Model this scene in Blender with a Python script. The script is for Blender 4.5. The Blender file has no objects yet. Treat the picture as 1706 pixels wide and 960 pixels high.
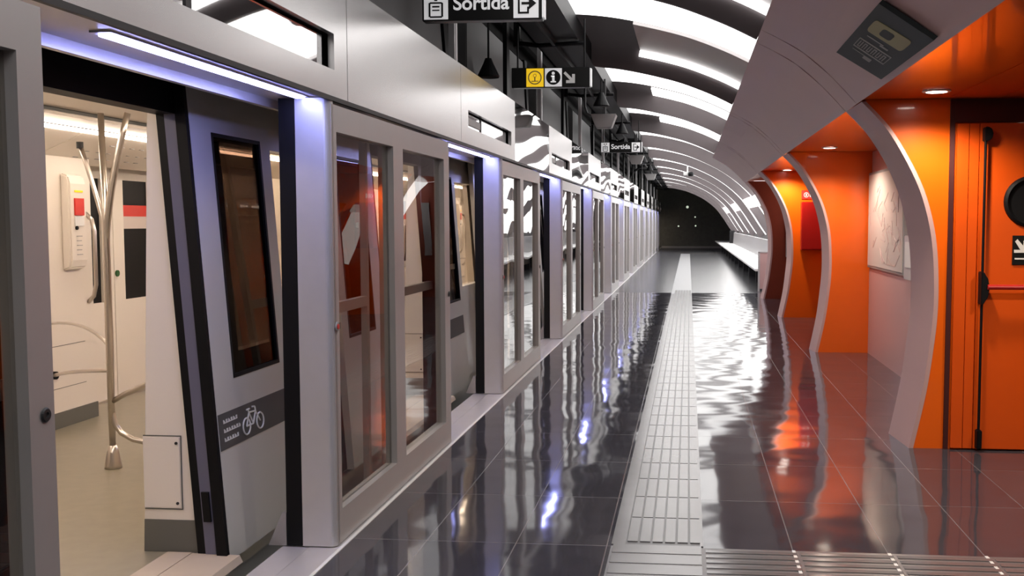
import bpy, bmesh, math, random
from mathutils import Vector, Matrix
random.seed(7)
S = bpy.context.scene
COL = S.collection
PI = math.pi

# ------------------------------------------------------------------ camera, world, exposure
F_PX, PX, PY, VX, VY, EYE = 1670.0, 990.0, 480.0, 1147.0, 370.0, 1.55
th = math.atan((PY - VY) / F_PX)
ps = math.atan((VX - PX) / F_PX * math.cos(th))
cam = bpy.data.cameras.new('camera'); cam_o = bpy.data.objects.new('camera', cam); COL.objects.link(cam_o)
cam.sensor_width = 36; cam.lens = F_PX / 1706 * 36
cam.shift_x = (853 - PX) / 1706; cam.shift_y = 0
cam.clip_start = 0.05; cam.clip_end = 200
cam_o.location = (0, 0, EYE)
cam_o.rotation_euler = (PI / 2 - th, 0, ps)
S.camera = cam_o
W = bpy.data.worlds.new('world'); S.world = W; W.use_nodes = True
W.node_tree.nodes['Background'].inputs[0].default_value = (0.5, 0.52, 0.55, 1)
W.node_tree.nodes['Background'].inputs[1].default_value = 0.02
S.view_settings.view_transform = 'Standard'; S.view_settings.look = 'None'
S.view_settings.exposure = 0.18; S.view_settings.gamma = 1; S.view_settings.use_curve_mapping = False

SLAT_E = 2.3        # luminous ceiling panels
LED_E = 36.0        # door light strips
DOWN_W = 23.0       # downlight watts
TRAIN_W = 18.0       # carriage light strip strength

# ------------------------------------------------------------------ materials
def mat(name, col, rough=0.5, metal=0.0, spec=0.5, coat=0.0, bump=None, mottled=0.0, nscale=6.0, aniso=None):
    m = bpy.data.materials.new(name); m.use_nodes = True
    nt = m.node_tree; b = nt.nodes['Principled BSDF']
    b.inputs['Base Color'].default_value = (*col, 1); b.inputs['Roughness'].default_value = rough
    b.inputs['Metallic'].default_value = metal; b.inputs['Specular IOR Level'].default_value = spec
    b.inputs['Coat Weight'].default_value = coat; b.inputs['Coat Roughness'].default_value = 0.06
    tc = nt.nodes.new('ShaderNodeTexCoord'); mp = nt.nodes.new('ShaderNodeMapping')
    nt.links.new(tc.outputs['Object'], mp.inputs[0])
    if aniso: mp.inputs['Scale'].default_value = aniso
    n = nt.nodes.new('ShaderNodeTexNoise'); n.inputs['Scale'].default_value = nscale; n.inputs['Detail'].default_value = 3
    nt.links.new(mp.outputs[0], n.inputs['Vector'])
    mx = nt.nodes.new('ShaderNodeMix'); mx.data_type = 'RGBA'
    k = mottled
    mx.inputs[6].default_value = (*[c * (1 - k) for c in col], 1); mx.inputs[7].default_value = (*[min(1, c * (1 + k)) for c in col], 1)
    nt.links.new(n.outputs['Fac'], mx.inputs[0]); nt.links.new(mx.outputs[2], b.inputs['Base Color'])
    if bump:
        n2 = nt.nodes.new('ShaderNodeTexNoise'); n2.inputs['Scale'].default_value = bump[0]; n2.inputs['Detail'].default_value = 1
        nt.links.new(mp.outputs[0], n2.inputs['Vector'])
        bp = nt.nodes.new('ShaderNodeBump'); bp.inputs['Strength'].default_value = 1; bp.inputs['Distance'].default_value = bump[1]
        nt.links.new(n2.outputs['Fac'], bp.inputs['Height']); nt.links.new(bp.outputs[0], b.inputs['Normal'])
        if coat: nt.links.new(bp.outputs[0], b.inputs['Coat Normal'])
    return m
def emit(name, col, s, base=(0.8, 0.8, 0.8)):
    m = bpy.data.materials.new(name); m.use_nodes = True; nt = m.node_tree
    b = nt.nodes['Principled BSDF']; b.inputs['Base Color'].default_value = (*base, 1)
    b.inputs['Emission Color'].default_value = (*col, 1); b.inputs['Emission Strength'].default_value = s
    return m
def glass(name, tint, boost=1.0, wav=0.004, wscale=2.0, rough=0.0):
    m = bpy.data.materials.new(name); m.use_nodes = True; nt = m.node_tree; nt.nodes.clear()
    o = nt.nodes.new('ShaderNodeOutputMaterial'); mix = nt.nodes.new('ShaderNodeMixShader')
    t = nt.nodes.new('ShaderNodeBsdfTransparent'); t.inputs[0].default_value = (*tint, 1)
    g = nt.nodes.new('ShaderNodeBsdfGlossy'); g.inputs['Roughness'].default_value = rough
    g.inputs['Color'].default_value = (0.95, 0.95, 0.95, 1)
    fr = nt.nodes.new('ShaderNodeFresnel'); fr.inputs['IOR'].default_value = 1.0 + 0.5 * boost
    tc = nt.nodes.new('ShaderNodeTexCoord'); n = nt.nodes.new('ShaderNodeTexNoise'); n.inputs['Scale'].default_value = wscale; n.inputs['Detail'].default_value = 0
    nt.links.new(tc.outputs['Object'], n.inputs['Vector'])
    bp = nt.nodes.new('ShaderNodeBump'); bp.inputs['Distance'].default_value = wav
    nt.links.new(n.outputs['Fac'], bp.inputs['Height'])
    nt.links.new(bp.outputs[0], g.inputs['Normal'])
    ge = nt.nodes.new('ShaderNodeNewGeometry'); mm = nt.nodes.new('ShaderNodeMath'); mm.operation = 'SUBTRACT'; mm.use_clamp = True   # only the outer face of a pane reflects
    nt.links.new(fr.outputs[0], mm.inputs[0]); nt.links.new(ge.outputs['Backfacing'], mm.inputs[1])
    nt.links.new(mm.outputs[0], mix.inputs[0]); nt.links.new(t.outputs[0], mix.inputs[1]); nt.links.new(g.outputs[0], mix.inputs[2])
    nt.links.new(mix.outputs[0], o.inputs[0])
    return m

def floor_material():
    m = bpy.data.materials.new('polished_tiles'); m.use_nodes = True; nt = m.node_tree; b = nt.nodes['Principled BSDF']
    tc = nt.nodes.new('ShaderNodeTexCoord'); geo = nt.nodes.new('ShaderNodeNewGeometry')
    mp = nt.nodes.new('ShaderNodeMapping'); mp.inputs['Location'].default_value = (-0.06 + 4.4, -4.70 + 8.4, 0)
    nt.links.new(geo.outputs['Position'], mp.inputs[0])
    br = nt.nodes.new('ShaderNodeTexBrick'); br.offset = 0.0; br.squash = 1.0
    br.inputs['Scale'].default_value = 1.0; br.inputs['Mortar Size'].default_value = 0.0032; br.inputs['Mortar Smooth'].default_value = 0.4
    br.inputs['Brick Width'].default_value = 0.44; br.inputs['Row Height'].default_value = 0.84; br.inputs['Bias'].default_value = 0
    br.inputs['Color1'].default_value = (0.043, 0.042, 0.053, 1); br.inputs['Color2'].default_value = (0.058, 0.056, 0.065, 1)
    br.inputs['Mortar'].default_value = (0.16, 0.15, 0.155, 1)
    nt.links.new(mp.outputs[0], br.inputs['Vector'])
    n = nt.nodes.new('ShaderNodeTexNoise'); n.inputs['Scale'].default_value = 9; n.inputs['Detail'].default_value = 4
    nt.links.new(geo.outputs['Position'], n.inputs['Vector'])
    mx = nt.nodes.new('ShaderNodeMix'); mx.data_type = 'RGBA'; mx.blend_type = 'MULTIPLY'; mx.inputs[0].default_value = 1
    rr = nt.nodes.new('ShaderNodeMapRange'); rr.inputs[3].default_value = 0.7; rr.inputs[4].default_value = 1.3
    nt.links.new(n.outputs['Fac'], rr.inputs[0]); nt.links.new(br.outputs['Color'], mx.inputs[6]); nt.links.new(rr.outputs[0], mx.inputs[7])
    nt.links.new(mx.outputs[2], b.inputs['Base Color'])
    b.inputs['Roughness'].default_value = 0.065; b.inputs['IOR'].default_value = 1.45
    # every tile a little out of level, plus a slow wave
    n2 = nt.nodes.new('ShaderNodeTexNoise'); n2.inputs['Scale'].default_value = 2.5; n2.inputs['Detail'].default_value = 0.6
    nt.links.new(geo.outputs['Position'], n2.inputs['Vector'])
    bp = nt.nodes.new('ShaderNodeBump'); bp.inputs['Distance'].default_value = 0.0048
    nt.links.new(n2.outputs['Fac'], bp.inputs['Height'])
    bp2 = nt.nodes.new('ShaderNodeBump'); bp2.invert = True; bp2.inputs['Distance'].default_value = 0.0006
    nt.links.new(br.outputs['Fac'], bp2.inputs['Height']); nt.links.new(bp.outputs[0], bp2.inputs['Normal'])
    nt.links.new(bp2.outputs[0], b.inputs['Normal'])
    return m

M = dict(
    floor=floor_material(),
    tactile=mat('tactile_tile', (0.14, 0.135, 0.137), 0.17, spec=0.6, mottled=0.12, nscale=5),
    floor_far=mat('matt_tiles', (0.085, 0.085, 0.09), 0.2, mottled=0.08),
    strip_far=mat('strip_tile', (0.24, 0.24, 0.245), 0.4, mottled=0.08),
    grey_bed=mat('tactile_bed', (0.07, 0.068, 0.07), 0.3, spec=0.5),
    tactile_flat=mat('tactile_base', (0.13, 0.125, 0.13), 0.3, spec=0.6, mottled=0.12),
    alu=mat('satin_aluminium', (0.60, 0.59, 0.60), 0.38, metal=0.45, mottled=0.04, nscale=14),
    psd=mat('screen_door_frame', (0.43, 0.41, 0.41), 0.42, metal=0.35, mottled=0.04),
    fascia=mat('brushed_fascia', (0.76, 0.75, 0.75), 0.27, metal=0.8, mottled=0.03),
    mirror=mat('mirror_fascia', (0.80, 0.80, 0.80), 0.03, metal=1.0),
    sill=mat('sill_aluminium', (0.60, 0.58, 0.60), 0.35, metal=0.4, mottled=0.08),
    black=mat('black_rubber', (0.005, 0.005, 0.006), 0.5, spec=0.2),
    dark=mat('dark_grey_metal', (0.03, 0.029, 0.031), 0.5, metal=0.3, mottled=0.2),
    void=mat('sooty_concrete', (0.05, 0.049, 0.05), 0.85, mottled=0.3, nscale=3),
    duct=mat('grey_duct', (0.085, 0.085, 0.088), 0.5, metal=0.3, mottled=0.1),
    endwall=mat('dark_green_wall', (0.11, 0.112, 0.10), 0.6, mottled=0.3),
    mauve=mat('mauve_shell', (0.62, 0.40, 0.39), 0.36, metal=0.22, mottled=0.05, nscale=1.5),
    brown=mat('brown_baffle', (0.12, 0.10, 0.104), 0.5, mottled=0.08),
    soffit=mat('ceiling_panel', (0.72, 0.69, 0.69), 0.45, mottled=0.04),
    lit=emit('luminous_panel', (1.0, 0.985, 0.97), SLAT_E),
    orange=mat('orange_lacquer', (0.84, 0.125, 0.004), 0.28, spec=0.5, coat=0.55, mottled=0.06, nscale=2),
    orange_d=mat('orange_door', (0.70, 0.085, 0.004), 0.35, spec=0.5, mottled=0.05),
    groove=mat('dark_groove', (0.05, 0.004, 0.003), 0.6),
    red=mat('red_enamel', (0.42, 0.010, 0.008), 0.35),
    redbright=mat('bright_red', (0.65, 0.03, 0.02), 0.4),
    white=mat('white_paint', (0.78, 0.78, 0.77), 0.4),
    poster=mat('poster_paper', (0.62, 0.53, 0.49), 0.5),
    grey=mat('mid_grey', (0.30, 0.29, 0.29), 0.45),
    steel=mat('stainless_steel', (0.62, 0.57, 0.52), 0.28, metal=1.0),
    cream=mat('cream_panel', (0.80, 0.735, 0.66), 0.4, spec=0.5),
    tfloor=mat('carriage_floor', (0.25, 0.225, 0.165), 0.28, mottled=0.15, nscale=12),
    kick=mat('kick_plate', (0.13, 0.13, 0.115), 0.5),
    step=mat('step_plate', (0.50, 0.42, 0.34), 0.5, mottled=0.1),
    leaf=mat('train_door_paint', (0.62, 0.62, 0.60), 0.33, metal=0.15),
    led_tint=mat('led_tinted_strip', (0.13, 0.13, 0.19), 0.4),  # metal jamb strip, blue reflection of the door LEDs put into its colour
    decal=mat('decal_grey', (0.085, 0.085, 0.085), 0.5),
    tglass=glass('train_glass', (0.24, 0.20, 0.18), 0.4, 0.001),
    wglass=glass('train_side_glass', (0.88, 0.84, 0.78), 0.6, 0.001),
    pglass=glass('screen_glass', (0.86, 0.85, 0.82), 1.1, 0.002, 2.0),
    led=emit('led_strip', (0.36, 0.39, 1.0), LED_E),
    tlight=emit('carriage_light', (1.0, 0.83, 0.68), TRAIN_W),
    down=emit('downlight_lens', (1.0, 0.90, 0.80), 14.0),
    yellow=emit('yellow_sign', (1.0, 0.62, 0.02), 0.55, (0.7, 0.45, 0.01)),
    signblack=mat('sign_black', (0.006, 0.006, 0.006), 0.35),
    signwhite=emit('sign_white', (0.9, 0.9, 0.92), 0.30),
    placard=mat('placard_dark', (0.028, 0.036, 0.038), 0.5, spec=0.25),
    green=mat('green_button', (0.02, 0.10, 0.02), 0.4),
    farlamp=emit('far_lamp', (0.8, 0.9, 0.7), 0.6),
    orange_shade=mat('painted_shade_orange', (0.22, 0.035, 0.015), 0.4, mottled=0.1),  # orange of the last recess, with its unlit look painted into the colour
    olive=mat('olive_plate', (0.30, 0.26, 0.09), 0.4),
    bench=mat('white_bench', (0.85, 0.85, 0.84), 0.4),
)

# ------------------------------------------------------------------ mesh builder (authored in world metres)
class MB:
    def __init__(s): s.v = []; s.f = []; s.smooth = False
    def add(s, vs, fs):
        k = len(s.v); s.v += [Vector(v) for v in vs]; s.f += [tuple(i + k for i in f) for f in fs]; return s
    def hexa(s, p): # 8 corners: bottom 4 ccw, top 4
        return s.add(p, [(3, 2, 1, 0), (4, 5, 6, 7), (0, 1, 5, 4), (1, 2, 6, 5), (2, 3, 7, 6), (3, 0, 4, 7)])
    def box(s, x0, x1, y0, y1, z0, z1):
        return s.hexa([(x0, y0, z0), (x1, y0, z0), (x1, y1, z0), (x0, y1, z0), (x0, y0, z1), (x1, y0, z1), (x1, y1, z1), (x0, y1, z1)])
    def tube(s, pts, r, n=10, caps=True):
        pts = [Vector(p) for p in pts]; rs = r if isinstance(r, (list, tuple)) else [r] * len(pts)
        rings = []; up = None
        for i, p in enumerate(pts):
            d = ((pts[min(i + 1, len(pts) - 1)] - pts[max(i - 1, 0)])).normalized()
            if up is None:
                up = Vector((0, 0, 1)) if abs(d.z) < 0.9 else Vector((1, 0, 0))
            a = d.cross(up)
            if a.length < 1e-4: a = d.cross(Vector((0, 1, 0)))
            a.normalize(); b = a.cross(d).normalized(); up = b
            rings.append([p + (a * math.cos(2 * PI * k / n) + b * math.sin(2 * PI * k / n)) * rs[i] for k in range(n)])
        vs = [v for ring in rings for v in ring]; fs = []
        for i in range(len(pts) - 1):
            for k in range(n):
                fs.append((i * n + k, i * n + (k + 1) % n, (i + 1) * n + (k + 1) % n, (i + 1) * n + k))
        if caps: fs.append(tuple(range(n - 1, -1, -1))); fs.append(tuple((len(pts) - 1) * n + k for k in range(n)))
        return s.add(vs, fs)
    def lathe(s, c, prof, axis='z', n=24, ring=False):
        vs = []; fs = []
        for (r, h) in prof:
            for k in range(n):
                a = 2 * PI * k / n; u, v = r * math.cos(a), r * math.sin(a)
                vs.append({'z': (c[0] + u, c[1] + v, c[2] + h), 'y': (c[0] + u, c[1] + h, c[2] + v), 'x': (c[0] + h, c[1] + u, c[2] + v)}[axis])
        for i in range(len(prof) - 1):
            for k in range(n): fs.append((i * n + k, i * n + (k + 1) % n, (i + 1) * n + (k + 1) % n, (i + 1) * n + k))
        if ring:
            m = (len(prof) - 1) * n
            for k in range(n): fs.append((m + k, m + (k + 1) % n, (k + 1) % n, k))
        else: fs.append(tuple(range(n))); fs.append(tuple((len(prof) - 1) * n + k for k in range(n)))
        return s.add(vs, fs)
    def prism(s, poly, y0, y1): # polygon in (x,z) extruded along y
        n = len(poly); vs = [(x, y0, z) for x, z in poly] + [(x, y1, z) for x, z in poly]
        return s.add(vs, [tuple(range(n - 1, -1, -1)), tuple(range(n, 2 * n))] + [(i, (i + 1) % n, n + (i + 1) % n, n + i) for i in range(n)])
    def grid(s, rows): # rows of points
        m = len(rows[0]); vs = [p for r in rows for p in r]
        return s.add(vs, [(i * m + j, i * m + j + 1, (i + 1) * m + j + 1, (i + 1) * m + j) for i in range(len(rows) - 1) for j in range(m - 1)])

def wloc(o):
    v = Vector((0, 0, 0))
    while o: v += o.location; o = o.parent
    return v
def build(name, mb, m, parent=None, bevel=0.0, smooth=False):
    me = bpy.data.meshes.new(name)
    if parent is None:
        xs = [v.x for v in mb.v]; ys = [v.y for v in mb.v]; zs = [v.z for v in mb.v]
        org = Vector(((min(xs) + max(xs)) / 2, (min(ys) + max(ys)) / 2, min(zs)))
    else: org = wloc(parent)
    me.from_pydata([tuple(v - org) for v in mb.v], [], mb.f)
    bm = bmesh.new(); bm.from_mesh(me); bmesh.ops.recalc_face_normals(bm, faces=bm.faces)
    if bevel:
        es = [e for e in bm.edges if len(e.link_faces) == 2 and e.calc_face_angle(0) > 0.5]
        bmesh.ops.bevel(bm, geom=es, offset=bevel, segments=2, affect='EDGES', clamp_overlap=True)
    bm.to_mesh(me); bm.free()
    if smooth: me.shade_smooth() if hasattr(me, 'shade_smooth') else None
    me.materials.append(m if not isinstance(m, str) else M[m])
    o = bpy.data.objects.new(name, me); COL.objects.link(o)
    o.parent = parent
    if parent is None: o.location = org
    return o
def box(x0, x1, y0, y1, z0, z1): return MB().box(x0, x1, y0, y1, z0, z1)
def thing(name, loc, label, cat, group=None):
    o = bpy.data.objects.new(name, None); COL.objects.link(o); o.location = loc; o.empty_display_size = 0.1
    return tag(o, label, cat, group)
def tag(o, label, cat, group=None):
    o['label'] = label; o['category'] = cat
    if group: o['group'] = group
    return o
def struct(o, label=None):
    o['kind'] = 'structure'
    if label: o['label'] = label
    return o
def dup(root, dy, label, dx=0, dz=0, parent=None):
    r = root.copy(); COL.objects.link(r); r.location = root.location + Vector((dx, dy, dz))
    r['label'] = label
    for ch in list(root.children):
        c = ch.copy(); COL.objects.link(c); c.parent = r
        for g in list(ch.children):
            d = g.copy(); COL.objects.link(d); d.parent = c
    return r
ORD = ['first', 'second', 'third', 'fourth', 'fifth', 'sixth', 'seventh', 'eighth', 'ninth', 'tenth', 'eleventh', 'twelfth', 'thirteenth', 'fourteenth', 'fifteenth']
def letters(txt, size, parent, m, loc, rot=(PI / 2, 0, 0), name='lettering', off=0.0):
    cu = bpy.data.curves.new(name, 'FONT'); cu.body = txt; cu.size = size; cu.extrude = 0.0015; cu.offset = off
    cu.align_x = 'CENTER'; cu.align_y = 'CENTER'
    o = bpy.data.objects.new(name, cu); dg = bpy.context.evaluated_depsgraph_get()
    COL.objects.link(o); dg.update()
    me = bpy.data.meshes.new_from_object(o.evaluated_get(dg)); bpy.data.objects.remove(o)
    o = bpy.data.objects.new(name, me); COL.objects.link(o); me.materials.clear(); me.materials.append(M[m])
    o.parent = parent; o.location = Vector(loc) - wloc(parent); o.rotation_euler = rot
    return o

YE = 61.0   # far end of the platform
YB = -5.0   # behind the camera

# ------------------------------------------------------------------ the section of the vault (x, z)
SHELL = [(1.473, 0), (1.55, .39), (1.588, .7), (1.607, .9), (1.611, 1.10), (1.598, 1.35), (1.565, 1.55), (1.505, 1.77), (1.405, 1.99), (1.275, 2.19), (1.127, 2.345),
         (.954, 2.53), (.768, 2.69), (.60, 2.79), (.48, 2.85)]
NEAR = [(1.515, 0), (1.596, .39), (1.638, .7), (1.657, .9), (1.661, 1.10), (1.648, 1.35), (1.616, 1.55), (1.551, 1.77), (1.444, 1.99), (1.317, 2.19), (1.159, 2.36)]
VAULT_NEAR = [(-1.04, 3.30), (-.82, 3.275), (-.6, 3.235), (-.36, 3.18), (-.12, 3.115), (.1, 3.035), (.3, 2.95), (.48, 2.86)]
VAULT_FAR = VAULT_NEAR[:-1] + [(.5, 2.855), (.68, 2.76), (.88, 2.635), (1.08, 2.49), (1.28, 2.32), (1.46, 2.14), (1.63, 1.92), (1.8, 1.68), (1.98, 1.40), (2.22, 1.05)]
def offset(c, d):
    out = []
    for i, p in enumerate(c):
        a = Vector(c[max(i - 1, 0)]); b = Vector(c[min(i + 1, len(c) - 1)]); t = (b - a).normalized()
        n = Vector((-t.y, t.x))        # outward (up/right) for curves running left to right
        out.append((p[0] + n.x * d, p[1] + n.y * d))
    return out
def dens(c, k=4):
    out = []
    P_ = [Vector(p) for p in c]
    for i in range(len(P_) - 1):
        p0, p1, p2, p3 = P_[max(i - 1, 0)], P_[i], P_[i + 1], P_[min(i + 2, len(P_) - 1)]
        for j in range(k):
            t_ = j / k
            v = .5 * ((2 * p1) + (p2 - p0) * t_ + (2 * p0 - 5 * p1 + 4 * p2 - p3) * t_ ** 2 + (3 * p1 - p0 - 3 * p2 + p3) * t_ ** 3)
            out.append((v.x, v.y))
    return out + [tuple(P_[-1])]
def strip(mb, curve_a, y_a, curve_b, y_b):
    curve_a, curve_b = dens(curve_a), dens(curve_b)
    return mb.grid([[(x, y_a, z) for x, z in curve_a], [(x, y_b, z) for x, z in curve_b]])

# ------------------------------------------------------------------ floor
struct(build('floor', box(-1.64, 4.2, YB, 22.0, -0.3, 0.0), 'floor'), 'dark polished floor tiles of the metro platform')
struct(build('floor_far', box(-1.64, 4.2, 22.0, YE, -0.3, 0.0), 'floor_far'), 'paler matt floor at the far end of the platform')
# tactile guide strip along the platform: plain base with raised bars
b = box(-.36, -.292, 4.72, 21.6, 0.0, 0.005); b.box(.064, .08, 4.72, 21.6, 0.0, .005)
struct(build('trim_far_strip', box(-.36, .08, 21.62, YE - 12, 0, .005), 'strip_far'), 'pale guide strip on the far matt floor')
struct(build('trim_bed', box(-.292, .064, 4.72, 21.6, 0, .002), 'grey_bed'), 'dark bed between the bars of the guide strip')
struct(build('trim_1', b, 'tactile'), 'light grey guide strip running along the platform')
b = MB()
y = 4.76
while y < 21.6:
    for k in range(6):
        x = -.285 + k * .0605
        b.box(x, x + .049, y + .007, y + (.40 if y < 20 else 1.2) - .007, 0.002, 0.006)
    y += .40 if y < 20 else 1.2
struct(build('trim_2', b, 'tactile'), 'raised bars of the guide strip along the platform')
b = box(-.36, 4.2, 3.8, 4.70, 0.0, 0.003)
struct(build('trim_3', b, 'tactile_flat'), 'light grey cross strip in the near foreground of the floor')
b = MB()
for k in range(12):
    for j in range(9):
        x = .09 + .44 * j
        b.box(x, x + .425, 3.86 + k * .07, 3.86 + k * .07 + .035, 0.003, 0.006)
for k in range(6): b.box(-.35, .07, 3.9 + k * .14, 3.9 + k * .14 + .12, 0.003, 0.005)
struct(build('trim_4', b, 'tactile'), 'raised ribs of the cross strip in the near foreground')
b = MB()
for j in range(6): b.box(.495 + .44 * j, .51 + .44 * j, 3.8, 4.70, .003, .0055)
struct(build('trim_5', b, 'white'), 'pale joints across the ribbed cross strip')
# platform edge sill and track pit
b = box(-1.93, -1.80, YB, YE, -.12, -.004)
b.box(-1.795, -1.64, YB, YE, -.12, -.001)
struct(build('trim_6', b, 'sill'), 'pale aluminium sill along the platform edge')
b = box(-1.645, -1.628, YB, YE, -.1, .004)
struct(build('trim_7', b, 'white'), 'thin white line at the foot of the screen doors')
struct(build('floor_pit', box(-6.2, -1.70, YB, YE, -1.3, -1.15), 'void'), 'dark track bed under the train')
struct(build('wall_left', box(-6.4, -6.2, YB, YE, -1.3, 4.4), 'void'), 'dark tunnel wall behind the train')
struct(build('wall_back', box(-6.4, 4.4, YB - .2, YB, -1.3, 4.4), 'void'), 'dark wall behind the viewer')
struct(build('wall_end', box(-6.4, 4.4, YE, YE + .2, -1.3, 4.4), 'endwall'), 'dark wall closing the far end of the platform')
struct(build('wall_pit', box(-1.75, -1.64, YB, YE, -1.2, -.12), 'void'), 'dark platform edge wall below the sill')
b = box(-6.4, 4.4, YB, YE, 4.2, 4.4)
x = -6.1
while x < -1.0:
    b.prism([(x, 4.2), (x + .06, 4.12), (x + .14, 4.12), (x + .2, 4.2)], YB, YE); x += .3
struct(build('ceiling', b, 'void'), 'dark ribbed ceiling above the tracks')

# ------------------------------------------------------------------ ribbed luminous vault
PER, Y0 = 4.03, 7.38
nlit = 0
bays = list(range(-3, 12))
risers = MB(); soff = MB(); backs = MB()
for n in bays:
    yn = Y0 + PER * n
    far = yn > 21.5
    C = VAULT_FAR if far else VAULT_NEAR
    CN = VAULT_FAR if yn > 15.5 + 3 else VAULT_NEAR      # the bay beyond this baffle
    # baffle: thin brown blade facing the viewer
    C = [(-.612 * (C[0][1] + .012 - EYE), C[0][1] + .012)] + C
    O = offset(C, .82); O[0] = (-.612 * (O[0][1] - EYE), O[0][1])
    strip(risers, C, yn - .025, O, yn - .025)
    strip(risers, C, yn + .025, O, yn + .025)
    strip(risers, C, yn - .025, C, yn + .025)
    for cpt, opt in ((C[0], O[0]), (C[-1], O[-1])):
        risers.add([(cpt[0], yn - .025, cpt[1]), (cpt[0], yn + .025, cpt[1]), (opt[0], yn + .025, opt[1]), (opt[0], yn - .025, opt[1])], [(0, 1, 2, 3)])
    if n == bays[-1]: break
    # luminous panel: slopes from behind the blade down to the soffit
    y_a = yn + .10; y_b = yn + (2.5 if n < 1 else 3.15 if n == 1 else 3.3 if n == 2 else 3.96); y_c = yn + PER - .03
    if 17 < yn < 21.5:      # the bay where the side shell stops
        y_a = yn + .10; CN = VAULT_FAR
    D = {4: .20, 5: .16, 6: .14, 7: .12}.get(n, .24 if n < 4 else .10)
    def band(d, i0=0):
        c_ = offset(CN, d)
        if i0 == 0: z_ = c_[0][1] + .012; c_ = [(-.612 * (z_ - EYE), z_)] + c_
        else: c_ = c_[i0:]
        return c_
    def luminous(name, i0, da, ya_, db, yb_, m, lab, cat, grp, thick=.05):
        A0, B0, A1, B1 = band(da, i0), band(db, i0), band(da + thick, i0), band(db + thick, i0)
        p = MB(); strip(p, A0, ya_, B0, yb_); strip(p, A1, ya_, B1, yb_); strip(p, A0, ya_, A1, ya_); strip(p, B0, yb_, B1, yb_)
        for i in (0, -1):
            p.add([(A0[i][0], ya_, A0[i][1]), (B0[i][0], yb_, B0[i][1]), (B1[i][0], yb_, B1[i][1]), (A1[i][0], ya_, A1[i][1])], [(0, 1, 2, 3)])
        o = build(name, p, m)
        if lab: tag(o, lab, cat, grp)
        return o
    where = ['nearest the rear wall', 'next to rear one', 'above the viewer'][n + 3] if n < 0 else None
    luminous('luminous_ceiling_panel', 0, D + .42, y_a, D + .03, y_b, 'lit',
             ('long white luminous vault panel overhead, %s' % where) if n < 0 else '%s long white luminous arched panel of the vault, counted from the viewer' % ORD[n], 'ceiling light', 'long luminous panels of the vault')
    if n in (0, -1):
        o = luminous('ceiling_soffit', 2, D, y_b + .01, D, y_c, 'soffit', None, None, None, .03); struct(o, 'grey arched soffit panel of the vault')
        luminous('arched_light_line', 2, D - .07, y_c - .03, D - .07, y_c - .004, 'lit', 'thin bright line along the far edge of the grey soffit %s' % ('before the second baffle' if n == 0 else 'overhead'), 'light line', 'thin light lines along the baffles', .065)
    elif n < 3:
        luminous('short_luminous_panel', 2, D, y_b + .09, D, y_c, 'lit', ('short flat luminous panel overhead, %s' % where) if n < 0 else 'short flat luminous panel joined to the %s long arched panel' % ORD[n], 'ceiling light', 'short luminous panels of the vault', .03)
    if n in (3, 4, 6, 8):   # square lights where the vault comes down
        for (i0, i1) in ((12, 13),):
            P1, P2 = offset(CN, .03), offset(CN, .0)
            q = MB(); q.grid([[(x, (20.75 if n == 3 else yn + .04), z) for x, z in P2[i0:i1 + 1]], [(x, y_c, z) for x, z in P2[i0:i1 + 1]]])
            q.grid([[(x, (20.75 if n == 3 else yn + .04), z) for x, z in P1[i0:i1 + 1]], [(x, y_c, z) for x, z in P1[i0:i1 + 1]]])
            o = build('square_light', q, 'lit')
            tag(o, 'square white light set low in the vault side between baffles, %s from the viewer' % {3: 'nearest', 4: 'second', 6: 'third', 8: 'farthest'}[n], 'light', 'square lights low in the vault')
struct(build('ceiling_baffles', risers, 'brown'), 'brown arched baffles between the luminous vault panels')
# backing above the vault and far right wall below it
struct(build('wall_right', box(2.75, 2.85, 20.7, YE, 0, 4.2), 'grey'), 'grey wall behind the far bench')
struct(build('wall_outer', box(4.2, 4.4, YB, 20.7, 0, 4.2), 'groove'), 'dark outer wall of the side recesses')

# black beam at the open side of the vault, cable tray beside it
b = box(-1.34, -1.10, YB, 57, 3.36, 3.56)
b.box(-1.36, -1.33, YB, 57, 3.30, 3.60)
struct(build('trim_8', b, 'black'), 'black beam along the open edge of the vault')
b = box(-1.62, -1.60, YB, 57, 3.42, 3.50); b.box(-1.46, -1.44, YB, 57, 3.42, 3.50); b.box(-1.62, -1.44, YB, 57, 3.42, 3.43)
tag(build('cable_tray', b, 'dark'), 'long dark cable tray beside the black beam under the ceiling', 'cable tray')
y = 2.0; k = 0
brk = None
while y < 56:
    b = MB().tube([(-1.72, y, 3.34), (-1.5, y, 3.31), (-1.05, y, 3.33)], .022, 8)
    b.box(-1.75, -1.69, y - .03, y + .03, 3.30, 4.2)
    o = build('ceiling_bracket', b, 'black')
    tag(o, 'black bracket carrying the beam beside the vault, %s along the platform' % (ORD[k] if k < 15 else 'last'), 'bracket', 'black brackets along the beam')
    y += 4.03; k += 1

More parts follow.
